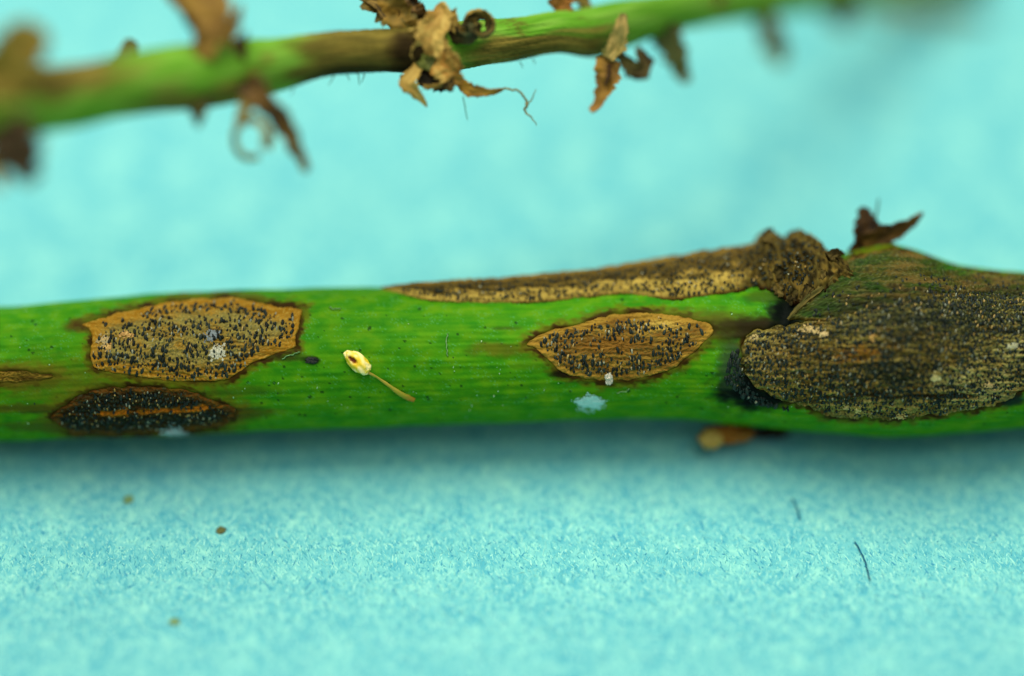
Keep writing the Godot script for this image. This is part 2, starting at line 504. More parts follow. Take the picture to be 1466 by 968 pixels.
func lump(called: String, parent: Node, c: Vector3, ax: Vector3, ay: Vector3, az: Vector3, rough: float, c1: Color, c2: Color, mat: Material, sd: float, detail := 34) -> MeshInstance3D:
	# an uneven lump: half axes ax, ay, az round c (world)
	var nu := detail
	var nv := detail * 2
	var pos := PackedVector3Array()
	var col := PackedColorArray()
	for i in nu:
		var t := PI * (0.01 + 0.98 * i / (nu - 1.0))
		for j in nv:
			var w := TAU * j / nv
			var u := Vector3(sin(t) * cos(w), sin(t) * sin(w), cos(t))
			var k := nf.get_noise_3d(u.x * 1.3 + sd, u.y * 1.3, u.z * 1.3)
			var f := na.get_noise_3d(u.x * 5.0 + sd, u.y * 5.0, u.z * 5.0)
			var q := 1.0 + rough * (k * 1.3 + 0.35 * f)
			pos.append(c + (ax * u.x + ay * u.y + az * u.z) * q)
			col.append(c1.lerp(c2, clampf(0.5 + 1.1 * f + 0.6 * k, 0, 1)))
	return obj(called, grid_mesh(nu, nv, pos, col, true, Vector3.ZERO, true), mat, parent)

func ribbon(called: String, parent: Node, pts: Array, cup: float, twist0: float, twist1: float, thick: float, ragged: float, c1: Color, c2: Color, sd: float, mat: Material = null, n := 40, m := 11, tip := Color(0, 0, 0, 0)) -> MeshInstance3D:
	# a dry strip of leaf: rows [x, y, depth, width] in the photograph's measures, cupped, twisted, with uneven edges
	var sp := []
	for q in pts:
		var k: float = (DIST - q[2]) / DIST
		var v := seen(q[0], q[1], q[2])
		sp.append([Vector3(v.x, -v.y, v.z), q[3] * k])
	var cen := PackedVector3Array()
	var wid := PackedFloat32Array()
	for i in n + 1:
		var g := float(i) / n * (sp.size() - 1)
		var a := mini(int(g), sp.size() - 2)
		var t := g - a
		var p0: Vector3 = sp[maxi(a - 1, 0)][0]
		var p3: Vector3 = sp[mini(a + 2, sp.size() - 1)][0]
		cen.append(sp[a][0].cubic_interpolate(sp[a + 1][0], p0, p3, t))
		wid.append(maxf(lerpf(sp[a][1], sp[a + 1][1], t * t * (3 - 2 * t)), 0.6))
	var pos := PackedVector3Array()
	var col := PackedColorArray()
	for i in n + 1:
		var tg := (cen[mini(i + 1, n)] - cen[maxi(i - 1, 0)]).normalized()
		var side := tg.cross(Vector3(0, 0, 1))
		side = (side if side.length() > 0.05 else Vector3.RIGHT).normalized()
		var tw := deg_to_rad(lerpf(twist0, twist1, float(i) / n))
		side = side.rotated(tg, tw)
		var nrm := side.cross(tg).normalized()
		for j in 2 * m:
			var s := -1.0 + 2.0 * (j if j < m else 2 * m - 1 - j) / (m - 1.0)
			var face := 1.0 if j < m else -1.0
			var w := wid[i] * 0.5
			var edge := w * (1.0 + ragged * (nf.get_noise_2d(i * 0.16 * 40.0 / n + sd * 3.0, s * 0.8 + sd) * 1.6 + 0.6 * na.get_noise_2d(i * 0.6 * 40.0 / n + sd, s * 2.0)))
			var wr := na.get_noise_3d(i * 0.09 * 40.0 / n + sd, s * 1.1, 0.0) * ragged * w * 0.8 + na.get_noise_3d(i * 0.3 * 40.0 / n + sd, s * 2.5, 5.0) * ragged * w * 0.22
			var th := thick * 0.5 * sqrt(maxf(1.0 - s * s * 0.9, 0.05)) * minf(1.0, w / thick + 0.2)
			var p := cen[i] + side * (s * edge) + nrm * (cup * w * (s * s - 0.3) + wr + face * th)
			pos.append(frame(p.x, -p.y, p.z))
			var k := clampf(0.5 + 1.0 * nf.get_noise_2d(p.x * 0.024 + sd, p.y * 0.024) + 0.6 * na.get_noise_2d(i * 0.05 + sd, s * 4.5 + sd), 0, 1)
			var c := c1.lerp(c2, k)
			if tip.a > 0: c = c.lerp(tip, smoothstep(0.55, 1.0, float(i) / n + 0.2 * (k - 0.5)))
			col.append(c)
	return obj(called, grid_mesh(n + 1, 2 * m, pos, col, true, Vector3.ZERO, true), mat if mat else mats.dry, parent)

func thread(called: String, parent: Node, pts: Array, c1: Color, mat: Material, wob := 0.0, n := 24, as_world := false) -> MeshInstance3D:
	# a hair: rows [x, y, depth, radius]; as_world: rows [Vector3, radius]
	var cen := PackedVector3Array()
	var rad := PackedFloat32Array()
	for i in n + 1:
		var g := float(i) / n * (pts.size() - 1)
		var a := mini(int(g), pts.size() - 2)
		var q := []
		for k in [maxi(a - 1, 0), a, a + 1, mini(a + 2, pts.size() - 1)]:
			q.append(pts[k][0] if as_world else fv(seen(pts[k][0], pts[k][1], pts[k][2])))
		cen.append(q[1].cubic_interpolate(q[2], q[0], q[3], g - a) + Vector3(na.get_noise_1d(i * 0.3), na.get_noise_1d(i * 0.3 + 50), na.get_noise_1d(i * 0.3 + 90)) * wob * P)
		var last: int = pts[a].size() - 1
		rad.append(lerpf(pts[a][last], pts[a + 1][last], g - a) * P)
	var pos := PackedVector3Array()
	var col := PackedColorArray()
	for i in n + 1:
		var tg := (cen[mini(i + 1, n)] - cen[maxi(i - 1, 0)]).normalized()
		var s := tg.cross(N).normalized()
		var b := tg.cross(s)
		for j in 7:
			var w := TAU * j / 7
			pos.append(cen[i] + (s * cos(w) + b * sin(w)) * rad[i])
			col.append(c1.lerp(c1.darkened(0.35), clampf(0.5 + na.get_noise_2d(i * 0.7, j * 0.5), 0, 1)))
	return obj(called, grid_mesh(n + 1, 7, pos, col, true, Vector3.ZERO, true), mat, parent)

# ---------------------------------------------------------------- the ridge of dead leaf base along the stem's upper edge
const RTOP := [540, 409, 570, 406, 600, 403, 700, 397, 800, 388, 850, 383, 900, 375, 950, 367, 1000, 359, 1050, 351, 1085, 345, 1100, 331, 1115, 334, 1132, 338, 1150, 330, 1170, 337, 1190, 352, 1212, 372, 1225, 395]
const RBOT := [540, 412, 570, 420, 600, 428, 640, 433, 700, 434, 770, 433, 850, 425, 900, 421, 940, 427, 980, 428, 1040, 420, 1090, 413, 1115, 420, 1135, 432, 1150, 433, 1165, 426, 1190, 412, 1225, 398]

func ridge_place(x: float, y: float, up: float) -> Vector3:
	var t := tab(RTOP, x)
	var b := tab(RBOT, x)
	return ridge_point(x, asin(clampf((b - y) / maxf(b - t, 1.0), 0, 1)) / (PI / 2), up)

func ridge_point(x: float, s: float, up: float) -> Vector3:
	var t := tab(RTOP, x)
	var b := tab(RBOT, x)
	var h := b - t
	var base := on_stem(x, b, 0.0)
	var a := s * PI / 2
	return frame(x, b - (h + up) * sin(a), base.z - 1.0 + up * cos(a) + 1.5 * sin(clampf(s, 0, 1) * PI) - h * 0.95 * (1.0 - cos(a)))

func build_ridge(root: Node3D) -> void:
	var pos := PackedVector3Array()
	var col := PackedColorArray()
	var nu := 0
	var nv := 64
	var x := 541.0
	while x < 1224.0:
		var t := tab(RTOP, x)
		var b := tab(RBOT, x)
		var wild := smoothstep(1040.0, 1110.0, x)
		var small := clampf((b - t) / 30.0, 0.1, 1.0)
		for j in nv:
			var s := -0.12 + 2.2 * j / (nv - 1.0)
			var y := b - (b - t) * sin(s * PI / 2)
			var up := small * (2.0 * na.get_noise_2d(x * 0.03, s * 4.0) + 1.6 * na.get_noise_2d(x * 0.16, s * 9.0) + 0.8 * na.get_noise_2d(x * 0.4, s * 20.0)) + wild * (9.0 * nf.get_noise_2d(x * 0.022, s * 1.1) + 4.0 * na.get_noise_2d(x * 0.09, s * 6.0) + 2.6 * na.get_noise_2d(x * 0.22, s * 13.0))
			up += 0.8 * exp(-pow((s - 0.05) / 0.12, 2.0)) * small
			if s < -0.05: up = -6.0
			pos.append(ridge_point(x, s, up))
			var st := na.get_noise_2d(x * 0.022, s * 6.0)
			var fine := na.get_noise_2d(x * 0.2, s * 14.0)
			var bl := nf.get_noise_2d(x * 0.02 + 40, s * 2.0)
			var c := rgb(142, 110, 54).lerp(rgb(98, 74, 36), clampf(0.5 + st, 0, 1))
			c = c.lerp(rgb(214, 178, 98), clampf((1.0 - smoothstep(0.26, 0.42, s + 0.08 * st)) * (0.75 + 0.9 * fine) * (1.0 - wild), 0, 0.8))
			c = c.lerp(rgb(60, 52, 32), clampf(0.6 * (1.0 - smoothstep(0.06, 0.24, absf(s - 0.5 + 0.15 * st))) + 0.3 * fine, 0, 0.8))
			c = c.lerp(rgb(78, 64, 34), wild * clampf(0.6 + bl, 0, 0.9))
			c = c.lerp(rgb(118, 102, 58), wild * clampf(1.4 * fine - 0.2, 0, 0.7))
			c = c.lerp(rgb(30, 26, 18), wild * clampf(1.6 * na.get_noise_2d(x * 0.09 + 7, s * 6.0) - 0.1, 0, 0.8))
			c = c.lerp(rgb(40, 22, 10), 0.9 * (1.0 - smoothstep(-0.02, 0.07, s)))
			col.append(c)
		nu += 1
		x += 1.8
	var r := obj("dead_leaf_base", grid_mesh(nu, nv, pos, col, false, N + U), mats.tissue, root)
	r.set_meta("label", "long tan ridge of dead leaf base along the stem's upper edge")
	var o := PackedVector2Array()
	for k in range(0, RTOP.size(), 2):
		if RTOP[k] < 1200: o.append(Vector2(RTOP[k], RTOP[k + 1] + 2.0))
	for k in range(RBOT.size() - 2, -1, -2):
		if RBOT[k] < 1200: o.append(Vector2(RBOT[k], RBOT[k + 1]))
	var l := distance_grid(o, 6.0)
	l.up0 = 0.0
	l.bulge = 0.0
	l.place = ridge_place
	freckle(r, l, 20000, 4.8, 2.1, func(fx, fy, e): return (0.75 + 0.6 * na.get_noise_2d(fx * 0.03, fy * 0.1)) * (0.9 if e < 8.0 else 1.0) * smoothstep(550.0, 600.0, fx), 0.14)

# ---------------------------------------------------------------- upper branch
const BY := [-260, 190, -100, 163, 0, 151, 100, 138, 200, 118, 300, 107, 400, 92, 480, 76, 540, 73, 600, 70, 660, 65, 720, 58, 800, 46, 850, 45, 900, 33, 940, 23, 1000, 10, 1080, -2, 1200, -18, 1300, -35, 1420, -52]
const BR := [-260, 58, -100, 55, 0, 52, 100, 45, 200, 45, 300, 46, 400, 38, 480, 31, 540, 31, 600, 33, 660, 34, 720, 31, 800, 30, 850, 36, 900, 34, 940, 29, 1000, 27, 1080, 28, 1200, 27, 1300, 27, 1420, 24]
const BD := [-260, 420, -100, 345, 0, 300, 300, 160, 500, 60, 650, 0, 850, -100, 1000, -270, 1200, -620, 1420, -985]

func branch_surface(x: float, f: float, up: float) -> Vector3:      # f = 0 faces the lens, up the photograph
	var d := tab(BD, x)
	var k := (DIST - d) / DIST
	var c := seen(x, tab(BY, x), d)
	var r := tab(BR, x) * k + up
	return frame(c.x, c.y - r * sin(f), d + r * cos(f))

func build_branch() -> void:
	var root := thing("branch", "thin green branch with dried brown bracts, blurred above the main stem", "plant branch", Vector3(on_paper(1400, -20).x, 0, on_paper(1400, -20).z))
	var pos := PackedVector3Array()
	var col := PackedColorArray()
	var nv := 90
	var nu := 0
	var x := -258.0
	while x < 1418.0:
		for j in nv:
			var f := TAU * j / nv
			var v := sin(f)
			var up := 1.6 * na.get_noise_2d(x * 0.012, cos(f) * 3.0 + 9.0 * v) + 0.7 * na.get_noise_2d(x * 0.12, f * 8.0)
			pos.append(branch_surface(x, f, up))
			var s1 := na.get_noise_2d(x * 0.012 + 5, v * 2.4)
			var s2 := nf.get_noise_2d(x * 0.010 + 31, v * 0.7)
			var fine := na.get_noise_2d(x * 0.12, v * 7.0)
			var c := rgb(112, 160, 58).lerp(rgb(90, 144, 40), clampf(0.5 + s1, 0, 1))
			# brown dead lengths
			var b := 0.92 * smoothstep(-0.1, 0.4, v + 0.25 + 0.3 * s1) * (1.0 - smoothstep(130, 240, x + 40 * s1))
			b = maxf(b, 0.75 * (1.0 - smoothstep(-0.75, -0.2, v + 0.35 * s1)) * smoothstep(150, 240, x) * (1.0 - smoothstep(330, 430, x)))
			b = maxf(b, 0.92 * smoothstep(385, 470, x + 34 * s1 + 30 * s2) * (1.0 - smoothstep(600, 655, x + 20 * s1)))
			b = maxf(b, 0.9 * (1.0 - smoothstep(-0.35, 0.1, v - 0.05 + 0.3 * s1)) * smoothstep(630, 700, x) * (1.0 - smoothstep(845, 905, x)))
			b = maxf(b, 0.6 * smoothstep(0.25, 0.7, s2 + 0.12 * fine))
			c = c.lerp(rgb(122, 104, 48).lerp(rgb(86, 74, 36), clampf(0.5 + s1 + 0.4 * fine, 0, 1)), b)
			c = c.lerp(rgb(34, 26, 16), 0.85 * (1.0 - smoothstep(0.35, 1.1, Vector2((x - 590) / 44.0, (v + 0.1) / 1.1).length() + 0.4 * s2)))
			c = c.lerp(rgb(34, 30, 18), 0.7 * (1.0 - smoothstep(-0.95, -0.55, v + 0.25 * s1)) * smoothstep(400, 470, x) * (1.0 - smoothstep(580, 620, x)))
			col.append(c)
		nu += 1
		x += 3.0
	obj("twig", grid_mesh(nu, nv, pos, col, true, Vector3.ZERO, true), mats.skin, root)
	var tan_ := rgb(196, 158, 94)
	var tan2 := rgb(158, 120, 60)
	var brn := rgb(112, 78, 36)
	var dk := rgb(52, 40, 22)
	var oli := rgb(86, 84, 40)
	# far left, close to the lens
	ribbon("bract", root, [[4, 122, 320, 70], [12, 104, 330, 82], [24, 80, 336, 76], [40, 54, 338, 66], [50, 34, 336, 34]], 0.3, 0, 6, 14, 0.2, rgb(112, 104, 40), rgb(128, 100, 42), 3.1)
	ribbon("bract", root, [[6, 184, 330, 60], [16, 200, 336, 84], [30, 224, 338, 66], [40, 246, 336, 40], [42, 264, 334, 18]], 0.3, 0, 10, 12, 0.25, dk, rgb(70, 52, 26), 5.3)
	ribbon("bract", root, [[-24, 225, 330, 30], [-4, 252, 330, 20], [2, 272, 330, 9]], 0.3, 0, 20, 8, 0.2, tan_, tan2, 6.1)
	ribbon("bract", root, [[176, 92, 150, 34], [184, 74, 120, 26], [190, 60, 100, 14]], 0.3, 0, 30, 8, 0.25, rgb(96, 96, 70), oli, 7.7)
	# upright bract
	ribbon("bract", root, [[296, 84, 200, 30], [296, 60, 206, 34], [302, 36, 208, 52], [296, 10, 206, 66], [288, -14, 200, 70], [280, -40, 195, 50]], 0.4, -8, 16, 9, 0.22, brn, tan2, 8.2)
	ribbon("bract", root, [[296, 50, 200, 30], [276, 20, 198, 30], [256, 0, 196, 24], [238, -14, 190, 14]], 0.35, 0, 16, 9, 0.22, dk, brn, 8.6)
	ribbon("bract", root, [[318, 62, 200, 26], [330, 40, 200, 24], [340, 18, 198, 12], [346, 6, 196, 4]], 0.3, 20, 40, 8, 0.25, tan2, brn, 8.9)
	ribbon("bract", root, [[352, 68, 170, 42], [336, 66, 176, 20]], 0.3, 0, 0, 8, 0.2, dk, brn, 9.5)
	# thorn and hanging curled bracts
	ribbon("bract", root, [[282, 140, 185, 40], [284, 156, 190, 30], [284, 170, 190, 16], [284, 182, 188, 5]], 0.3, 0, 15, 9, 0.2, dk, oli, 10.4)
	ribbon("bract", root, [[352, 118, 170, 34], [370, 136, 182, 36], [388, 154, 184, 30], [404, 172, 184, 34], [416, 190, 182, 32], [424, 210, 180, 22], [434, 230, 178, 18], [440, 246, 176, 9]], 0.45, 0, 50, 9, 0.3, dk, brn, 11.2, null, 50, 11, rgb(150, 120, 70))
	var ring := []
	for k in 15:
		var a := deg_to_rad(-120.0 + 330.0 * k / 14.0)
		ring.append([359 - sin(a) * 23.0, 199 + -cos(a) * 27.0 * -1.0 * -1.0, 190.0 - 12.0 * k / 14.0, 20.0 + 3.0 * sin(k * 1.3)])
	ribbon("curled_bract", root, ring, 0.3, 50, 76, 5, 0.15, rgb(150, 130, 84), rgb(104, 90, 50), 12.6, null, 70)
	ribbon("bract", root, [[356, 140, 176, 30], [350, 158, 186, 22], [342, 178, 190, 14]], 0.3, 20, 40, 6, 0.2, oli, tan2, 12.9)
	# the joint in focus
	ribbon("bract", root, [[598, 50, 30, 26], [580, 38, 36, 40], [562, 20, 36, 46], [546, 2, 30, 46], [534, -16, 24, 30]], 0.45, 14, -20, 6, 0.4, rgb(140, 104, 44), rgb(74, 66, 28), 14.1)
	ribbon("bract", root, [[608, 44, 20, 30], [598, 24, 26, 34], [582, 6, 24, 36], [570, -14, 18, 30]], 0.5, -14, 24, 6, 0.45, brn, dk, 14.9)
	ribbon("bract", root, [[572, 46, 22, 14], [556, 30, 30, 16], [538, 8, 30, 14], [520, 0, 24, 8], [510, -8, 20, 4]], 0.4, 20, 60, 5, 0.4, tan2, dk, 15.4)
	ribbon("bract", root, [[606, 92, 38, 24], [608, 80, 46, 40], [614, 62, 52, 46], [620, 44, 52, 40], [628, 28, 50, 38], [632, 16, 46, 28], [628, 7, 40, 10]], 0.5, 14, -18, 7, 0.22, tan_, rgb(158, 116, 60), 16.3, null, 60, 15)
	ribbon("bract", root, [[580, 56, 40, 10], [592, 48, 48, 16], [606, 38, 52, 16], [620, 24, 50, 10]], 0.4, 20, 40, 5, 0.3, tan_, tan2, 16.6)
	ribbon("bract", root, [[628, 60, 46, 20], [636, 76, 50, 26], [648, 90, 50, 28], [660, 100, 44, 16]], 0.5, 0, 30, 6, 0.28, tan_, rgb(150, 120, 66), 16.9)
	ribbon("bract", root, [[598, 84, 44, 16], [612, 90, 48, 22], [628, 90, 46, 16]], 0.4, 0, 10, 6, 0.3, rgb(110, 112, 48), rgb(70, 72, 34), 17.3)
	ribbon("bract", root, [[646, 18, 40, 22], [652, 34, 46, 18], [660, 50, 44, 12]], 0.4, 30, 50, 5, 0.3, tan2, tan_, 17.0)
	ribbon("bract", root, [[626, 88, 50, 30], [638, 98, 54, 34], [650, 110, 50, 30], [656, 120, 44, 16]], 0.5, 10, 30, 7, 0.3, tan_, rgb(168, 112, 50), 17.7)
	var snail := []
	for k in 22:
		var t := k / 21.0
		var a := deg_to_rad(200.0 - 430.0 * t)
		var r := lerpf(21.0, 7.0, t) + 1.6 * sin(k * 0.55)
		snail.append([690 + cos(a) * r, 37 - sin(a) * r, 40.0 + 10.0 * t, lerpf(25, 14, t)])
	snail.push_front([668, 48, 34, 22])
	snail.push_front([648, 42, 28, 22])
	ribbon("curled_bract", root, snail, 0.4, 56, 60, 5, 0.34, rgb(56, 50, 30), rgb(176, 138, 72), 18.8, null, 110, 9)
	ribbon("curled_bract", root, [[646, 34, 30, 16], [654, 50, 44, 24], [668, 54, 50, 22], [678, 46, 52, 18], [670, 36, 48, 16], [660, 40, 44, 12]], 0.4, 45, 60, 5, 0.25, dk, rgb(84, 84, 56), 19.6)
	ribbon("bract", root, [[600, 92, 44, 14], [594, 104, 50, 18], [584, 118, 52, 22], [592, 128, 52, 20], [603, 140, 48, 12], [611, 153, 44, 3]], 0.45, 0, 40, 5, 0.28, tan_, tan2, 20.3)
	ribbon("bract", root, [[578, 108, 40, 10], [576, 118, 44, 8], [572, 124, 42, 3]], 0.3, 0, 30, 4, 0.2, dk, brn, 20.9)
	ribbon("bract", root, [[612, 96, 30, 34], [620, 110, 34, 38], [632, 120, 36, 26], [640, 126, 34, 10]], 0.3, 0, 10, 8, 0.35, rgb(34, 28, 18), dk, 21.5)
	ribbon("bract", root, [[606, 124, 46, 8], [620, 124, 48, 8], [634, 120, 46, 8]], 0.3, 20, 50, 4, 0.3, tan2, brn, 21.9)
	ribbon("bract", root, [[640, 112, 46, 20], [644, 124, 48, 16], [646, 131, 46, 6]], 0.4, 10, 40, 5, 0.3, tan2, dk, 22.2)
	ribbon("bract", root, [[658, 118, 36, 14], [672, 128, 40, 20], [688, 131, 42, 16], [704, 131, 40, 10], [722, 127, 36, 3]], 0.4, 0, 40, 5, 0.28, rgb(168, 122, 48), brn, 23.4)
	thread("thread", root, [[716, 128, 38, 1.6], [730, 128, 38, 1.5], [744, 131, 38, 1.6], [752, 142, 36, 1.5], [754, 152, 36, 1.9], [751, 158, 34, 1.6], [760, 168, 34, 1.0], [769, 180, 32, 0.5]], rgb(150, 130, 84), mats.dry, 1.6, 50)
	thread("thread", root, [[755, 150, 36, 1.2], [762, 141, 36, 0.9], [767, 128, 36, 0.5]], rgb(140, 140, 110), mats.dry, 1.0)
	thread("hair", root, [[663, 138, 40, 0.8], [666, 154, 40, 0.8], [669, 172, 38, 0.5]], rgb(90, 130, 120), mats.dry, 0.5)
	for h in [[512, 104, 514, 122], [522, 105, 517, 118], [478, 108, 470, 122], [496, 106, 500, 116], [744, 88, 748, 98], [762, 84, 766, 92], [560, 40, 556, 28], [420, 126, 416, 136]]:
		var d := tab(BD, h[0]) - 10.0
		thread("hair", root, [[h[0], h[1], d, 0.9], [(h[0] + h[2]) / 2.0 + 1, (h[1] + h[3]) / 2.0, d, 0.7], [h[2], h[3], d, 0.4]], rgb(96, 116, 80), mats.dry, 0.3, 10)
	# right of the joint
	ribbon("bract", root, [[808, 26, -70, 16], [804, 10, -66, 32], [806, -8, -64, 40], [810, -26, -64, 36]], 0.4, 0, 20, 6, 0.3, rgb(150, 96, 44), brn, 25.0)
	ribbon("bract", root, [[838, 12, -90, 18], [832, -4, -90, 20], [828, -20, -90, 18]], 0.4, 0, 30, 6, 0.3, tan2, oli, 25.6)
	ribbon("bract", root, [[893, 20, -60, 10], [889, 44, -54, 22], [882, 66, -52, 30], [870, 84, -52, 22]], 0.35, 0, 20, 6, 0.22, rgb(164, 134, 84), oli, 26.3)
	ribbon("bract", root, [[862, 80, -60, 18], [868, 96, -58, 32], [869, 112, -58, 36], [864, 130, -60, 24], [857, 148, -62, 15], [846, 160, -62, 8]], 0.45, 0, 24, 5, 0.28, rgb(150, 108, 46), brn, 27.1, null, 46, 11, rgb(150, 104, 56))
	ribbon("bract", root, [[872, 92, -56, 7], [872, 108, -54, 7], [866, 122, -54, 4]], 0.4, 30, 50, 4, 0.3, dk, rgb(70, 46, 22), 27.4)
	ribbon("bract", root, [[882, 74, -80, 18], [892, 84, -86, 16], [902, 94, -92, 24], [913, 100, -98, 30], [921, 92, -98, 28], [918, 80, -96, 22], [912, 68, -94, 10]], 0.4, 10, 40, 6, 0.3, dk, rgb(120, 100, 60), 28.3)
	# far right, well behind
	ribbon("bract", root, [[950, 40, -190, 44], [962, 66, -195, 40], [974, 92, -200, 30], [984, 118, -205, 14]], 0.4, 0, 30, 10, 0.25, rgb(58, 72, 34), rgb(96, 90, 60), 30.4)
	ribbon("bract", root, [[1016, 10, -280, 26], [1020, -14, -280, 40]], 0.4, 0, 30, 8, 0.25, brn, oli, 30.9)
	ribbon("bract", root, [[1092, 16, -420, 34], [1100, 40, -425, 30], [1112, 66, -430, 34], [1122, 92, -430, 20]], 0.4, 0, 40, 10, 0.3, rgb(84, 84, 44), rgb(120, 104, 66), 31.2)
	ribbon("bract", root, [[1200, -6, -600, 60], [1206, 18, -600, 44], [1210, 42, -600, 20]], 0.4, 0, 30, 12, 0.3, dk, oli, 32.5)
	ribbon("bract", root, [[1230, 0, -700, 20], [1280, 8, -760, 26], [1330, 14, -820, 26], [1384, 18, -860, 20], [1420, 24, -880, 10]], 0.4, 10, 40, 8, 0.3, rgb(150, 124, 84), rgb(168, 148, 108), 33.7)
	thread("hair", root, [[1284, 52, -640, 2.2], [1240, 30, -640, 2.2], [1200, 10, -640, 2.0]], rgb(120, 120, 90), mats.dry, 1.0)

# ---------------------------------------------------------------- paper
func build_paper() -> void:
	org = Vector3.ZERO
	var n := 768
	var im := Image.create_empty(n, n, false, Image.FORMAT_RGB8)
	var hm := Image.create_empty(n, n, false, Image.FORMAT_RGB8)
	var fa := FastNoiseLite.new()
	fa.seed = 77
	fa.frequency = 0.05
	fa.fractal_octaves = 4
	var fb := FastNoiseLite.new()
	fb.seed = 12
	fb.frequency = 0.012
	fb.fractal_octaves = 3
	var ia := fa.get_seamless_image(n, n, false, false, 0.2)
	var ib := fb.get_seamless_image(n, n, false, false, 0.2)
	var da := ia.get_data()
	var db := ib.get_data()
	var oc := PackedByteArray()
	var oh := PackedByteArray()
	oc.resize(n * n * 3)
	oh.resize(n * n * 3)
	var deep := Vector3(82, 174, 188)
	var fair := Vector3(146, 220, 206)
	for i in n * n:
		var a := da[i] / 255.0
		var b := db[i] / 255.0
		var c := deep.lerp(fair, clampf(0.5 + (a - 0.5) * 1.1 + (b - 0.5) * 0.75, 0, 1))
		oc[i * 3] = int(c.x)
		oc[i * 3 + 1] = int(c.y)
		oc[i * 3 + 2] = int(c.z)
		var h := int(clampf(a * 0.8 + b * 0.2, 0, 1) * 255)
		oh[i * 3] = h
		oh[i * 3 + 1] = h
		oh[i * 3 + 2] = h
	im.set_data(n, n, false, Image.FORMAT_RGB8, oc)
	hm.set_data(n, n, false, Image.FORMAT_RGB8, oh)
	var m := StandardMaterial3D.new()
	m.albedo_texture = ImageTexture.create_from_image(im)
	m.roughness = 0.75
	m.metallic_specular = 0.25
	m.uv1_scale = Vector3(20, 20, 1)
	m.heightmap_enabled = true
	m.heightmap_texture = ImageTexture.create_from_image(hm)
	m.heightmap_scale = 0.004
	var pl := PlaneMesh.new()
	pl.size = Vector2(0.6, 0.6)
	var o := obj("paper", pl, m)
	o.position = Vector3(0.004, 0, -0.06)
	o.set_meta("kind", "structure")
	# the short tufts of its nap
	var fm := dome(3, 6, 0.22, 21)
	var xf := []
	var cols := PackedColorArray()
	var r := RandomNumberGenerator.new()
	r.seed = 4711
	var z0 := on_paper(733, 560).z
	var z1 := on_paper(733, 1090).z
	for k in 90000:
		var p := Vector3(r.randf_range(-0.040, 0.040), r.randf_range(-0.000012, 0.0), r.randf_range(z0, z1))
		var len := 0.00012 * exp(r.randfn(0.0, 0.5))
		var wid := 0.000038 * exp(r.randfn(0.0, 0.35))
		var b := Basis(Vector3.UP, PI / 2 + r.randfn(0.2, 0.45)) * Basis(Vector3.BACK, r.randf_range(-0.12, 0.12))
		xf.append(Transform3D(Basis(b.x * len, -b.z * wid, b.y * r.randf_range(0.00002, 0.00005)), p))
		var v := r.randf()
		cols.append(rgb(78, 172, 186).lerp(rgb(160, 228, 212), v) if r.randf() < 0.95 else rgb(60, 150, 176))
	many("paper_nap", fm, mats.fibre, self, xf, cols)

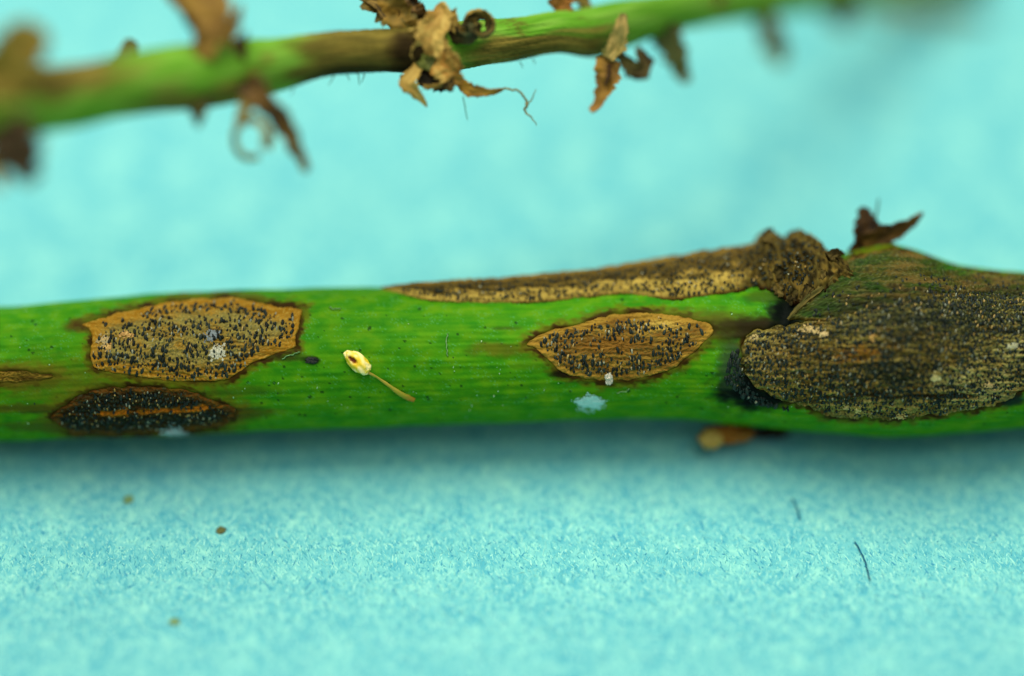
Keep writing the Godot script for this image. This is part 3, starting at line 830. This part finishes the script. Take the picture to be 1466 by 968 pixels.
# ---------------------------------------------------------------- all
func _ready() -> void:
	# the lens
	var th := deg_to_rad(PITCH)
	U = Vector3(0, cos(th), -sin(th))
	N = Vector3(0, sin(th), cos(th))
	O = Vector3(0, 316.0 * P * cos(th), 0)
	var cam := Camera3D.new()
	cam.name = "camera"
	cam.transform = Transform3D(Basis(X, U, N), O + N * DIST * P)
	var at := CameraAttributesPhysical.new()
	at.frustum_focal_length = 12.0 / (484.0 / DIST)
	at.frustum_focus_distance = DIST * P
	at.frustum_near = 0.01
	at.frustum_far = 20.0
	at.exposure_aperture = 5.2
	cam.attributes = at
	add_child(cam)
	cam.current = true
	# the room's dim light, and the lamps
	var env := Environment.new()
	env.background_mode = Environment.BG_COLOR
	env.background_color = Color(0.31, 0.335, 0.36).linear_to_srgb()
	env.tonemap_mode = Environment.TONE_MAPPER_LINEAR
	env.tonemap_exposure = 1.07
	env.sdfgi_enabled = true
	env.ssao_enabled = true
	env.ssil_enabled = true
	var we := WorldEnvironment.new()
	we.name = "environment"
	we.environment = env
	add_child(we)
	lamp("key_lamp", Vector3(-0.03, 0.19, -0.048), Vector3(0, 0, -0.02), 0.15, 0.047, Color(1.0, 0.98, 0.92))
	lamp("front_lamp", Vector3(0.06, 0.26, 0.10), Vector3(0, 0, 0), 0.10, 0.014, Color(1.0, 0.97, 0.92))

	na.noise_type = FastNoiseLite.TYPE_SIMPLEX_SMOOTH
	na.frequency = 1.0
	na.fractal_type = FastNoiseLite.FRACTAL_NONE
	na.seed = 5
	nf.noise_type = FastNoiseLite.TYPE_SIMPLEX_SMOOTH
	nf.frequency = 1.0
	nf.fractal_octaves = 4
	nf.seed = 9
	nc.noise_type = FastNoiseLite.TYPE_CELLULAR
	nc.frequency = 1.0
	nc.fractal_type = FastNoiseLite.FRACTAL_NONE
	nc.cellular_return_type = FastNoiseLite.RETURN_DISTANCE
	nc.seed = 3
	rng.seed = 2024

	mats.skin = paint(0.6, 0.15)
	mats.tissue = paint(0.8, 0.18)
	mats.dry = paint(0.7, 0.35)
	mats.black = paint(0.5, 0.3)
	mats.pale = paint(0.6, 0.3)
	mats.fibre = paint(0.7, 0.35)
	mats.egg = paint(0.45, 0.4)
	mats.white = paint(0.6, 0.4)
	mats.dry.backlight_enabled = true
	mats.dry.backlight = Color(0.3, 0.26, 0.18)
	mats.tissue.albedo_color = Color(0.95, 1.0, 0.88)
	mats.dry.albedo_color = Color(0.95, 1.0, 0.86)
	mats.dome_mesh = dome(3, 7, 0.1, 1)
	mats.chip_mesh = dome(2, 6, 0.32, 8)

	build_paper()

	# ---- main stem
	var defs := [
		["lesion", "ochre", [105, 463, 126, 458, 148, 449, 200, 436, 253, 426, 315, 422, 358, 426, 398, 436, 437, 439, 432, 450, 431, 469, 425, 486, 428, 498, 396, 510, 360, 524, 329, 546, 291, 550, 229, 548, 191, 541, 155, 536, 131, 529, 126, 512, 127, 484, 124, 474], 12.0, "ochre oval lesion with dark rim, the upper of the two at left"],
		["lesion", "dark", [63, 597, 82, 582, 115, 562, 153, 552, 205, 551, 267, 555, 300, 569, 341, 584, 330, 602, 314, 614, 273, 621, 218, 626, 136, 628, 95, 627, 74, 613], 24.0, "blackish lesion with an orange streak at the stem's lower edge"],
		["lesion", "leaf", [748, 496, 755, 487, 787, 471, 827, 462, 879, 447, 931, 445, 975, 449, 1012, 458, 1025, 467, 1022, 481, 1001, 501, 978, 522, 952, 536, 908, 546, 862, 549, 821, 542, 795, 530, 778, 513, 764, 501], 14.0, "leaf-shaped brown lesion at the middle of the stem"],
		["lesion", "streak", [-60, 530, -10, 528, 30, 529, 62, 532, 86, 538, 66, 546, 30, 550, -10, 551, -60, 548], 16.0, "small faint brown streak at the left end"],
		["swelling", "hump", [1126, 458, 1140, 440, 1165, 418, 1192, 398, 1214, 370, 1250, 360, 1290, 354, 1335, 366, 1390, 384, 1440, 392, 1540, 399, 1600, 420, 1600, 470, 1540, 480, 1466, 470, 1380, 462, 1275, 464, 1190, 466], 8.0, "dark green and brown swelling above the big lesion"],
		["lesion", "great", [1057, 497, 1064, 484, 1080, 472, 1126, 463, 1160, 456, 1200, 448, 1240, 436, 1290, 424, 1380, 414, 1466, 416, 1560, 430, 1620, 470, 1600, 520, 1540, 542, 1466, 558, 1449, 573, 1412, 586, 1353, 596, 1275, 601, 1196, 600, 1157, 585, 1110, 573, 1073, 549, 1058, 518], 10.0, "largest lesion, grey brown and densely dotted, at the right end"],
	]
	for d in defs:
		var o := make_outline(d[2], 1.7 if d[1] == "great" else 0.85, lesions.size() * 13.0)
		var l := distance_grid(o, 44.0)
		l.outline = o
		l.halo = d[3]
		lesions.append(l)
	var c0 := frame(733, 520, -R0)
	var root := thing("main_stem", "thick green stem with ochre lesions dotted black, lying across the blue paper", "plant stem", Vector3(c0.x, 0, c0.z))
	build_stem(root)
	var set_ := [[0.0, 2.0, 1.4, 80, 420], [0.5, 3.0, 1.8, 60, 380], [0.0, 3.0, 1.2, 70, 380], [0.0, 0.5, 1.0, 24, 160], [2.0, 3.0, 2.2, 80, 460], [2.0, 6.0, 2.2, 120, 640]]
	var made := []
	for i in defs.size():
		var s: Array = set_[i]
		var p := build_patch(root, defs[i][0], defs[i][1], lesions[i], s[0], s[1], s[2], s[3], s[4])
		p.set_meta("label", defs[i][4])
		made.append(p)
	freckle(made[0], lesions[0], 20000, 5.1, 2.25, func(x, y, e):
		var band: float = smoothstep(9.0, 20.0, e + 8.0 * na.get_noise_2d(x * 0.03, y * 0.03))
		var row: float = 1.0 - smoothstep(3.0, 6.0, absf(y - 441.0 - 0.0009 * (x - 285.0) * (x - 285.0)))
		var clear: float = 1.0 - smoothstep(3.5, 7.0, absf(y - 453.0 - 0.0005 * (x - 310.0) * (x - 310.0)))
		var d: float = band * (0.5 + 1.5 * nf.get_noise_2d(x * 0.02, y * 0.03 + 20)) * (1.0 - 0.9 * clear * smoothstep(215, 240, x) * (1.0 - smoothstep(345, 360, x)))
		d = maxf(d, 0.7 * row * smoothstep(205, 220, x) * (1.0 - smoothstep(345, 380, x)))
		d = maxf(d, 0.22 * smoothstep(5, 8, e) * smoothstep(510, 530, y))
		return d, 0.35)
	freckle(made[1], lesions[1], 16000, 4.4, 2.1, func(x, y, e):
		var mid: float = 588.0 - (x - 210.0) * 0.055
		var strip: float = (1.0 - smoothstep(5.5, 8.5, absf(y - mid))) * smoothstep(125, 150, x) * (1.0 - smoothstep(280, 300, x))
		return smoothstep(9, 17, e) * (0.75 + 0.6 * na.get_noise_2d(x * 0.03, y * 0.06)) * (1.0 - 0.93 * strip), 0.4)
	freckle(made[2], lesions[2], 18000, 5.0, 2.25, func(x, y, e):
		var q := Vector2((x - 880.0) / 118.0, (y - 500.0) / 40.0)
		var a: float = q.length()
		var ringed: float = smoothstep(0.4, 0.62, a + 0.25 * na.get_noise_2d(x * 0.03, y * 0.05)) * (1.0 - smoothstep(0.85, 1.1, a))
		return clampf(ringed * smoothstep(9.0, 16.0, e) * (0.5 + 1.0 * na.get_noise_2d(x * 0.02, y * 0.05 + 8) + 0.4 * smoothstep(498, 518, y)), 0.0 if e < 10 else 0.03, 1.0), 0.3)
	freckle(made[4], lesions[4], 12000, 4.8, 1.9, func(x, y, e): return (0.3 + 0.7 * nf.get_noise_2d(x * 0.02, y * 0.03)) * smoothstep(392, 430, y + 0.12 * (x - 1300.0)) * smoothstep(1140, 1200, x), 0.16)
	freckle(made[5], lesions[5], 80000, 4.0, 1.9, func(x, y, e): return smoothstep(5, 12, e) * (0.6 + 0.9 * nf.get_noise_2d(x * 0.014, y * 0.03)) * dots_here(x, y), 0.26)
	# pale flakes of lifted skin on the lesions
	for q in [[0, 312, 505, 15, 11, rgb(206, 206, 176), rgb(168, 168, 140)], [0, 304, 481, 12, 9, rgb(128, 140, 140), rgb(104, 116, 116)], [0, 148, 488, 11, 9, rgb(196, 164, 96), rgb(150, 138, 100)], [0, 154, 498, 7, 6, rgb(210, 176, 100), rgb(176, 130, 60)], [0, 178, 480, 11, 5, rgb(204, 164, 90), rgb(160, 120, 60)],
			[5, 1158, 474, 17, 6, rgb(206, 182, 116), rgb(160, 136, 80)], [5, 1175, 480, 6, 5, rgb(214, 196, 132), rgb(176, 146, 90)], [5, 1243, 484, 6, 6, rgb(196, 160, 80), rgb(160, 120, 50)], [5, 1335, 537, 9, 7, rgb(218, 208, 140), rgb(176, 160, 90)], [5, 1416, 549, 10, 5, rgb(206, 178, 112), rgb(170, 140, 84)], [5, 1446, 496, 11, 5, rgb(186, 190, 150), rgb(150, 150, 110)], [5, 1228, 583, 7, 6, rgb(204, 176, 100), rgb(160, 130, 70)], [5, 1290, 593, 8, 6, rgb(206, 176, 104), rgb(160, 124, 60)], [5, 1082, 484, 8, 6, rgb(180, 164, 104), rgb(140, 116, 64)], [5, 1212, 580, 5, 4, rgb(190, 170, 100), rgb(140, 120, 66)]]:
		var l: Dictionary = lesions[q[0]]
		var e := maxf(-sdist(l, q[1], q[2]), 0.0)
		var up: float = l.up0 + l.bulge * (1.0 - exp(-e / 30.0)) + 0.5
		var nr := skin_normal(q[1], q[2])
		var ax := X.slide(nr).normalized()
		scraps("pale_flake", made[q[0]], q[1], q[2], q[3], q[4], up, q[5], q[6])
	build_ridge(root)
	var crust := make_outline([1034, 520, 1046, 500, 1060, 496, 1066, 520, 1078, 548, 1104, 572, 1140, 584, 1150, 592, 1110, 592, 1070, 582, 1044, 562, 1032, 540], 1.0, 5.0)
	var cl := distance_grid(crust, 6.0)
	cl.up0 = -1.0
	cl.bulge = 1.0
	freckle(made[5], cl, 9000, 3.6, 2.6, func(x, y, e): return smoothstep(3.0, 12.0, e + 8.0 * na.get_noise_2d(x * 0.05, y * 0.05)), 0.05)
	var sp := []
	var sc := PackedColorArray()
	for k in 420:
		var q := Vector2(rng.randf_range(0, 1150), rng.randf_range(430, 612))
		if rng.randf() > smoothstep(470.0, 600.0, q.y) * 0.8 + 0.12 or na.get_noise_2d(q.x * 0.01, q.y * 0.02) < -0.1: continue
		var clear := true
		for l in lesions:
			if sdist(l, q.x, q.y) < 3.0: clear = false
		if not clear: continue
		var nr2 := skin_normal(q.x, q.y)
		var z := rng.randf_range(0.5, 1.3) * P
		var b := Basis(X.slide(nr2).normalized() * z, nr2.cross(X.slide(nr2).normalized()) * z * rng.randf_range(0.8, 2.0), nr2 * z * 0.6).rotated(nr2, rng.randf_range(-0.6, 0.6))
		sp.append(Transform3D(b, fv(on_stem(q.x, q.y, 0.2)) - org))
		sc.append(rgb(120, 176, 120).lerp(rgb(176, 206, 150), rng.randf()) if rng.randf() < 0.75 else rgb(30, 50, 24))
	many("pale_specks", mats.chip_mesh, mats.white, root, sp, sc)
	# the rough torn end of the dead leaf base, and the pale lip of the sheath beside it
	for q in [[1098, 352, 1100, 340, 1106, 332, 16], [1140, 415, 1134, 430, 1136, 446, 16], [1160, 410, 1152, 424, 1146, 440, 14], [1112, 405, 1116, 418, 1122, 430, 14], [1186, 372, 1196, 366, 1208, 364, 14], [1120, 385, 1112, 394, 1100, 398, 14], [1168, 388, 1176, 396, 1180, 408, 14]]:
		var pr := []
		for k in 3:
			var m := ridge_point(q[2 * k], asin(clampf((tab(RBOT, q[2 * k]) - q[2 * k + 1]) / maxf(tab(RBOT, q[2 * k]) - tab(RTOP, q[2 * k]), 1.0), 0, 1)) / (PI / 2), 4.0) - O
			pr.append([733.0 + m.dot(X) / P, 484.0 - m.dot(U) / P, m.dot(N) / P, [q[6], q[6] * 0.9, 4.0][k]])
		ribbon("torn_scale", root, pr, 0.4, rng.randf_range(-20, 0), rng.randf_range(10, 40), 5, 0.45, rgb(110, 90, 54), rgb(48, 40, 26), q[0] * 0.31, mats.tissue, 20, 9)
	var lip := []
	for q in [[1206, 378, 4.0, 5], [1196, 398, 5.0, 7], [1180, 413, 6.0, 9], [1160, 428, 6.0, 8], [1142, 444, 5.0, 6], [1128, 458, 2.0, 4]]:
		var v := on_stem(q[0], q[1], q[2])
		lip.append([v.x, v.y, v.z, q[3]])
	ribbon("sheath_edge", root, lip, 0.3, 0, 20, 5, 0.3, rgb(112, 94, 56), rgb(60, 60, 36), 61.0, mats.tissue, 40, 9)
	# dried scale behind the swelling, and the bud underneath
	ribbon("dried_scale", root, [[1252, 366, -90, 66], [1246, 346, -92, 58], [1240, 324, -94, 40], [1236, 306, -95, 22], [1234, 296, -95, 6]], 0.4, 0, 20, 7, 0.25, rgb(86, 58, 26), rgb(44, 32, 18), 41.0)
	ribbon("dried_scale", root, [[1236, 352, -84, 34], [1262, 338, -84, 36], [1284, 328, -86, 26], [1304, 318, -90, 17], [1321, 305, -94, 6]], 0.4, 20, 50, 6, 0.25, rgb(120, 84, 40), rgb(70, 50, 26), 42.0)
	thread("hair", root, [[1252, 318, -95, 2.0], [1256, 300, -95, 1.6], [1258, 284, -95, 1.0]], rgb(70, 90, 80), mats.dry, 0.6)
	var b0 := fv(seen(1042, 622, -122))
	lump("bud", root, b0, X * 36 * P, U * 14 * P + X * 3 * P, N * 16 * P, 0.4, rgb(184, 116, 38), rgb(120, 72, 28), mats.dry, 3.3)
	lump("bud", root, fv(seen(1018, 629, -112)), X * 16 * P, U * 13 * P, N * 10 * P, 0.4, rgb(206, 186, 120), rgb(170, 120, 56), mats.dry, 6.3)
	lump("bud", root, fv(seen(1100, 620, -150)), X * 30 * P, U * 8 * P, N * 12 * P, 0.4, rgb(60, 36, 18), rgb(30, 20, 12), mats.dry, 9.3)

	build_branch()
	build_bits()

func scraps(called: String, parent: Node, x: float, y: float, rx: float, ry: float, up: float, c1: Color, c2: Color) -> void:
	# a ragged scrap of lifted, broken skin or powder: thin chips that thin out towards its edge
	var xf := []
	var cs := PackedColorArray()
	var nr := skin_normal(x, y)
	var ax := X.slide(nr).normalized()
	var ay := nr.cross(ax)
	for k in int(18 + rx * ry * 0.75):
		var w := rng.randf() * TAU
		var t := pow(rng.randf(), 0.6) * (1.0 + 0.5 * na.get_noise_2d(cos(w) * 1.5 + x, sin(w) * 1.5))
		var p := fv(on_stem(x + cos(w) * t * rx, y + sin(w) * t * ry, up + 1.2 * maxf(0.0, 1.0 - t))) - org
		var z := rng.randf_range(0.7, 2.2) * P * (1.2 - 0.5 * minf(t, 1.0))
		var b := Basis(ax * z * rng.randf_range(0.8, 1.8), ay * z, nr * z * 0.5).rotated(nr, rng.randf() * TAU)
		xf.append(Transform3D(b, p))
		cs.append(c1.lerp(c2, rng.randf()))
	many(called, mats.chip_mesh, mats.white, parent, xf, cs)

func build_bits() -> void:
	# yellow capsule on its stalk
	var e0 := fv(on_stem(512, 518, 7))
	var nr := skin_normal(512, 518)
	var root := thing("yellow_capsule", "tiny glossy yellow capsule with a brown pit and thin stalk on the stem", "capsule", fv(on_stem(512, 518, 0)))
	var ax := (X.slide(nr).normalized()).rotated(nr, deg_to_rad(-40.0))
	var ay := nr.cross(ax)
	var pos := PackedVector3Array()
	var col := PackedColorArray()
	var nu := 60
	var nv := 64
	for i in nu:
		var t := PI * (0.01 + 0.98 * i / (nu - 1.0))
		for j in nv:
			var w := TAU * j / nv
			var u := Vector3(cos(t), sin(t) * cos(w), sin(t) * sin(w))      # along, across, out
			var q := 1.0 + 0.10 * na.get_noise_3d(u.x * 1.6, u.y * 1.6, u.z * 1.6) + 0.04 * na.get_noise_3d(u.x * 6, u.y * 6, u.z * 6)
			var hole := Vector2((u.x + 0.3) / 0.4, (u.y + 0.12) / 0.3)
			var inside := (1.0 - smoothstep(0.5, 1.05, hole.length() + 0.2 * na.get_noise_2d(u.x * 4, u.y * 4))) * smoothstep(0.2, 0.5, u.z)
			pos.append(e0 + (ax * u.x * 22.0 + ay * u.y * 12.0 * (1.0 + 0.12 * u.x) + nr * u.z * 10.0 * (1.0 - 0.55 * inside)) * P * q)
			var c := rgb(240, 204, 40).lerp(rgb(250, 232, 150), clampf(0.4 + 1.2 * na.get_noise_3d(u.x * 1.6, u.y * 1.6, u.z) + 0.5 * absf(u.x) - 0.2, 0, 1))
			c = c.lerp(rgb(110, 48, 8), inside)
			col.append(c)
	obj("capsule_body", grid_mesh(nu, nv, pos, col, true, Vector3.ZERO, true), mats.egg, root)
	var sp := []
	for q in [[528, 532, 8.0, 4.0], [541, 540, 4.0, 3.0], [556, 551, 2.5, 4.5], [570, 561, 2.5, 7.0], [582, 568, 2.0, 8.0], [592, 573, 1.0, 6.0]]:
		var v := on_stem(q[0], q[1], q[2])
		sp.append([v.x, v.y, v.z, q[3]])
	for q in sp:       # measures are already the stem's own
		var k: float = (DIST - q[2]) / DIST
		q[0] = 733.0 + (q[0] - 733.0) / k
		q[1] = 484.0 + (q[1] - 484.0) / k
	ribbon("stalk", root, sp, 0.1, 0, 10, 4.0, 0.12, rgb(136, 140, 40), rgb(170, 150, 60), 51.0, mats.pale, 30, 7, rgb(140, 104, 30))

	# white scraps that lie on the stem
	for q in [["white_flake", 845, 577, 17, 10, 2.0, rgb(176, 222, 212), rgb(146, 206, 192), "pale bluish white flake on the green skin below the leaf-shaped lesion", "flake"],
			["white_flake", 872, 541, 5, 8, 3.0, rgb(214, 210, 190), rgb(180, 176, 150), "tiny square white crumb on the lower rim of the leaf-shaped lesion", "flake"],
			["white_tuft", 240, 619, 17, 10, 5.0, rgb(166, 190, 186), rgb(130, 160, 156), "white tuft on the stem's lower edge under the blackish lesion", "tuft"],
			["dark_crumb", 446, 516, 8, 4, 2.0, rgb(18, 24, 22), rgb(40, 46, 36), "black crumb at the right tip of the ochre lesion", "crumb"]]:
		var n2 := skin_normal(q[1], q[2])
		org = fv(on_stem(q[1], q[2], 0))
		var a2 := X.slide(n2).normalized()
		var o := lump(q[0], self, fv(on_stem(q[1], q[2], 5.0 if q[1] == 872 else 0.8)), a2 * float(q[3]) * P, n2.cross(a2) * float(q[4]) * P, n2 * float(q[5]) * P, 0.6, q[6], q[7], mats.white, q[1] * 0.13, 30)
		tag(o, q[8], q[9])
		if q[3] > 15:
			scraps("scraps", o, q[1], q[2], float(q[3]) * 1.25, float(q[4]) * 1.25, 1.0, q[6], q[7])
	for q in [[[470, 440, 474, 443, 486, 443], "pale fibre scrap on green skin right of the ochre lesion's upper corner", "fibre"],
			[[641, 478, 639, 494, 641, 510], "thin upright pale hair on the green skin at mid stem", "hair"],
			[[404, 514, 418, 508, 430, 504], "bluish wisp at the ochre lesion's lower right tip", "fibre"],
			[[884, 562, 896, 560, 902, 556], "short yellowish hair just under the leaf-shaped lesion", "hair"]]:
		var c: Array = q[0]
		org = fv(on_stem(c[0], c[1], 0))
		var pts := []
		for k in 3: pts.append([fv(on_stem(c[2 * k], c[2 * k + 1], 2.0)), 0.85])
		var o := thread("pale_" + q[2], self, pts, rgb(118, 168, 100), mats.white, 1.2, 16, true)
		tag(o, q[1], q[2])
	# specks and a fibre on the paper
	for q in [[316, 760, 6, "dark brown speck on the blue paper below the blackish lesion"], [250, 891, 6, "faint yellowish speck on the paper near the lower left corner"], [184, 716, 7, "faint olive speck on the paper nearest the stem at left"]]:
		org = on_paper(q[1 - 1], q[1])
		var s: float = q[2] * P
		var o := lump("brown_speck", self, org + Vector3.UP * s * 0.2, Vector3.RIGHT * s, Vector3.BACK * s, Vector3.UP * s * 0.2, 0.6, rgb(116, 118, 76) if q[0] == 316 else rgb(134, 156, 112), rgb(86, 84, 56) if q[0] == 316 else rgb(116, 150, 124), mats.dry, q[0] * 0.2, 18)
		tag(o, q[3], "speck")
	for q in [[[1224, 778, 1234, 796, 1240, 812, 1245, 832], "dark blue curved fibre on the paper at lower right"], [[1134, 716, 1141, 730, 1145, 745], "blurred blue fibre on the paper below the big lesion"]]:
		var c: Array = q[0]
		org = on_paper(c[0], c[1])
		var pts := []
		for k in c.size() / 2: pts.append([on_paper(c[2 * k], c[2 * k + 1]) + Vector3.UP * 3.5 * P, 1.1])
		var o := thread("blue_fibre", self, pts, rgb(30, 116, 150), mats.fibre, 1.0, 20, true)
		tag(o, q[1], "fibre")

func lamp(called: String, at: Vector3, to: Vector3, side: float, energy: float, c: Color) -> void:
	var l := AreaLight3D.new()
	l.name = called
	l.area_size = Vector2(side, side)
	l.light_energy = energy
	l.light_color = c
	l.shadow_enabled = true
	l.transform = Transform3D(Basis.looking_at(to - at, Vector3(0, 0.2, 1)), at)
	add_child(l)
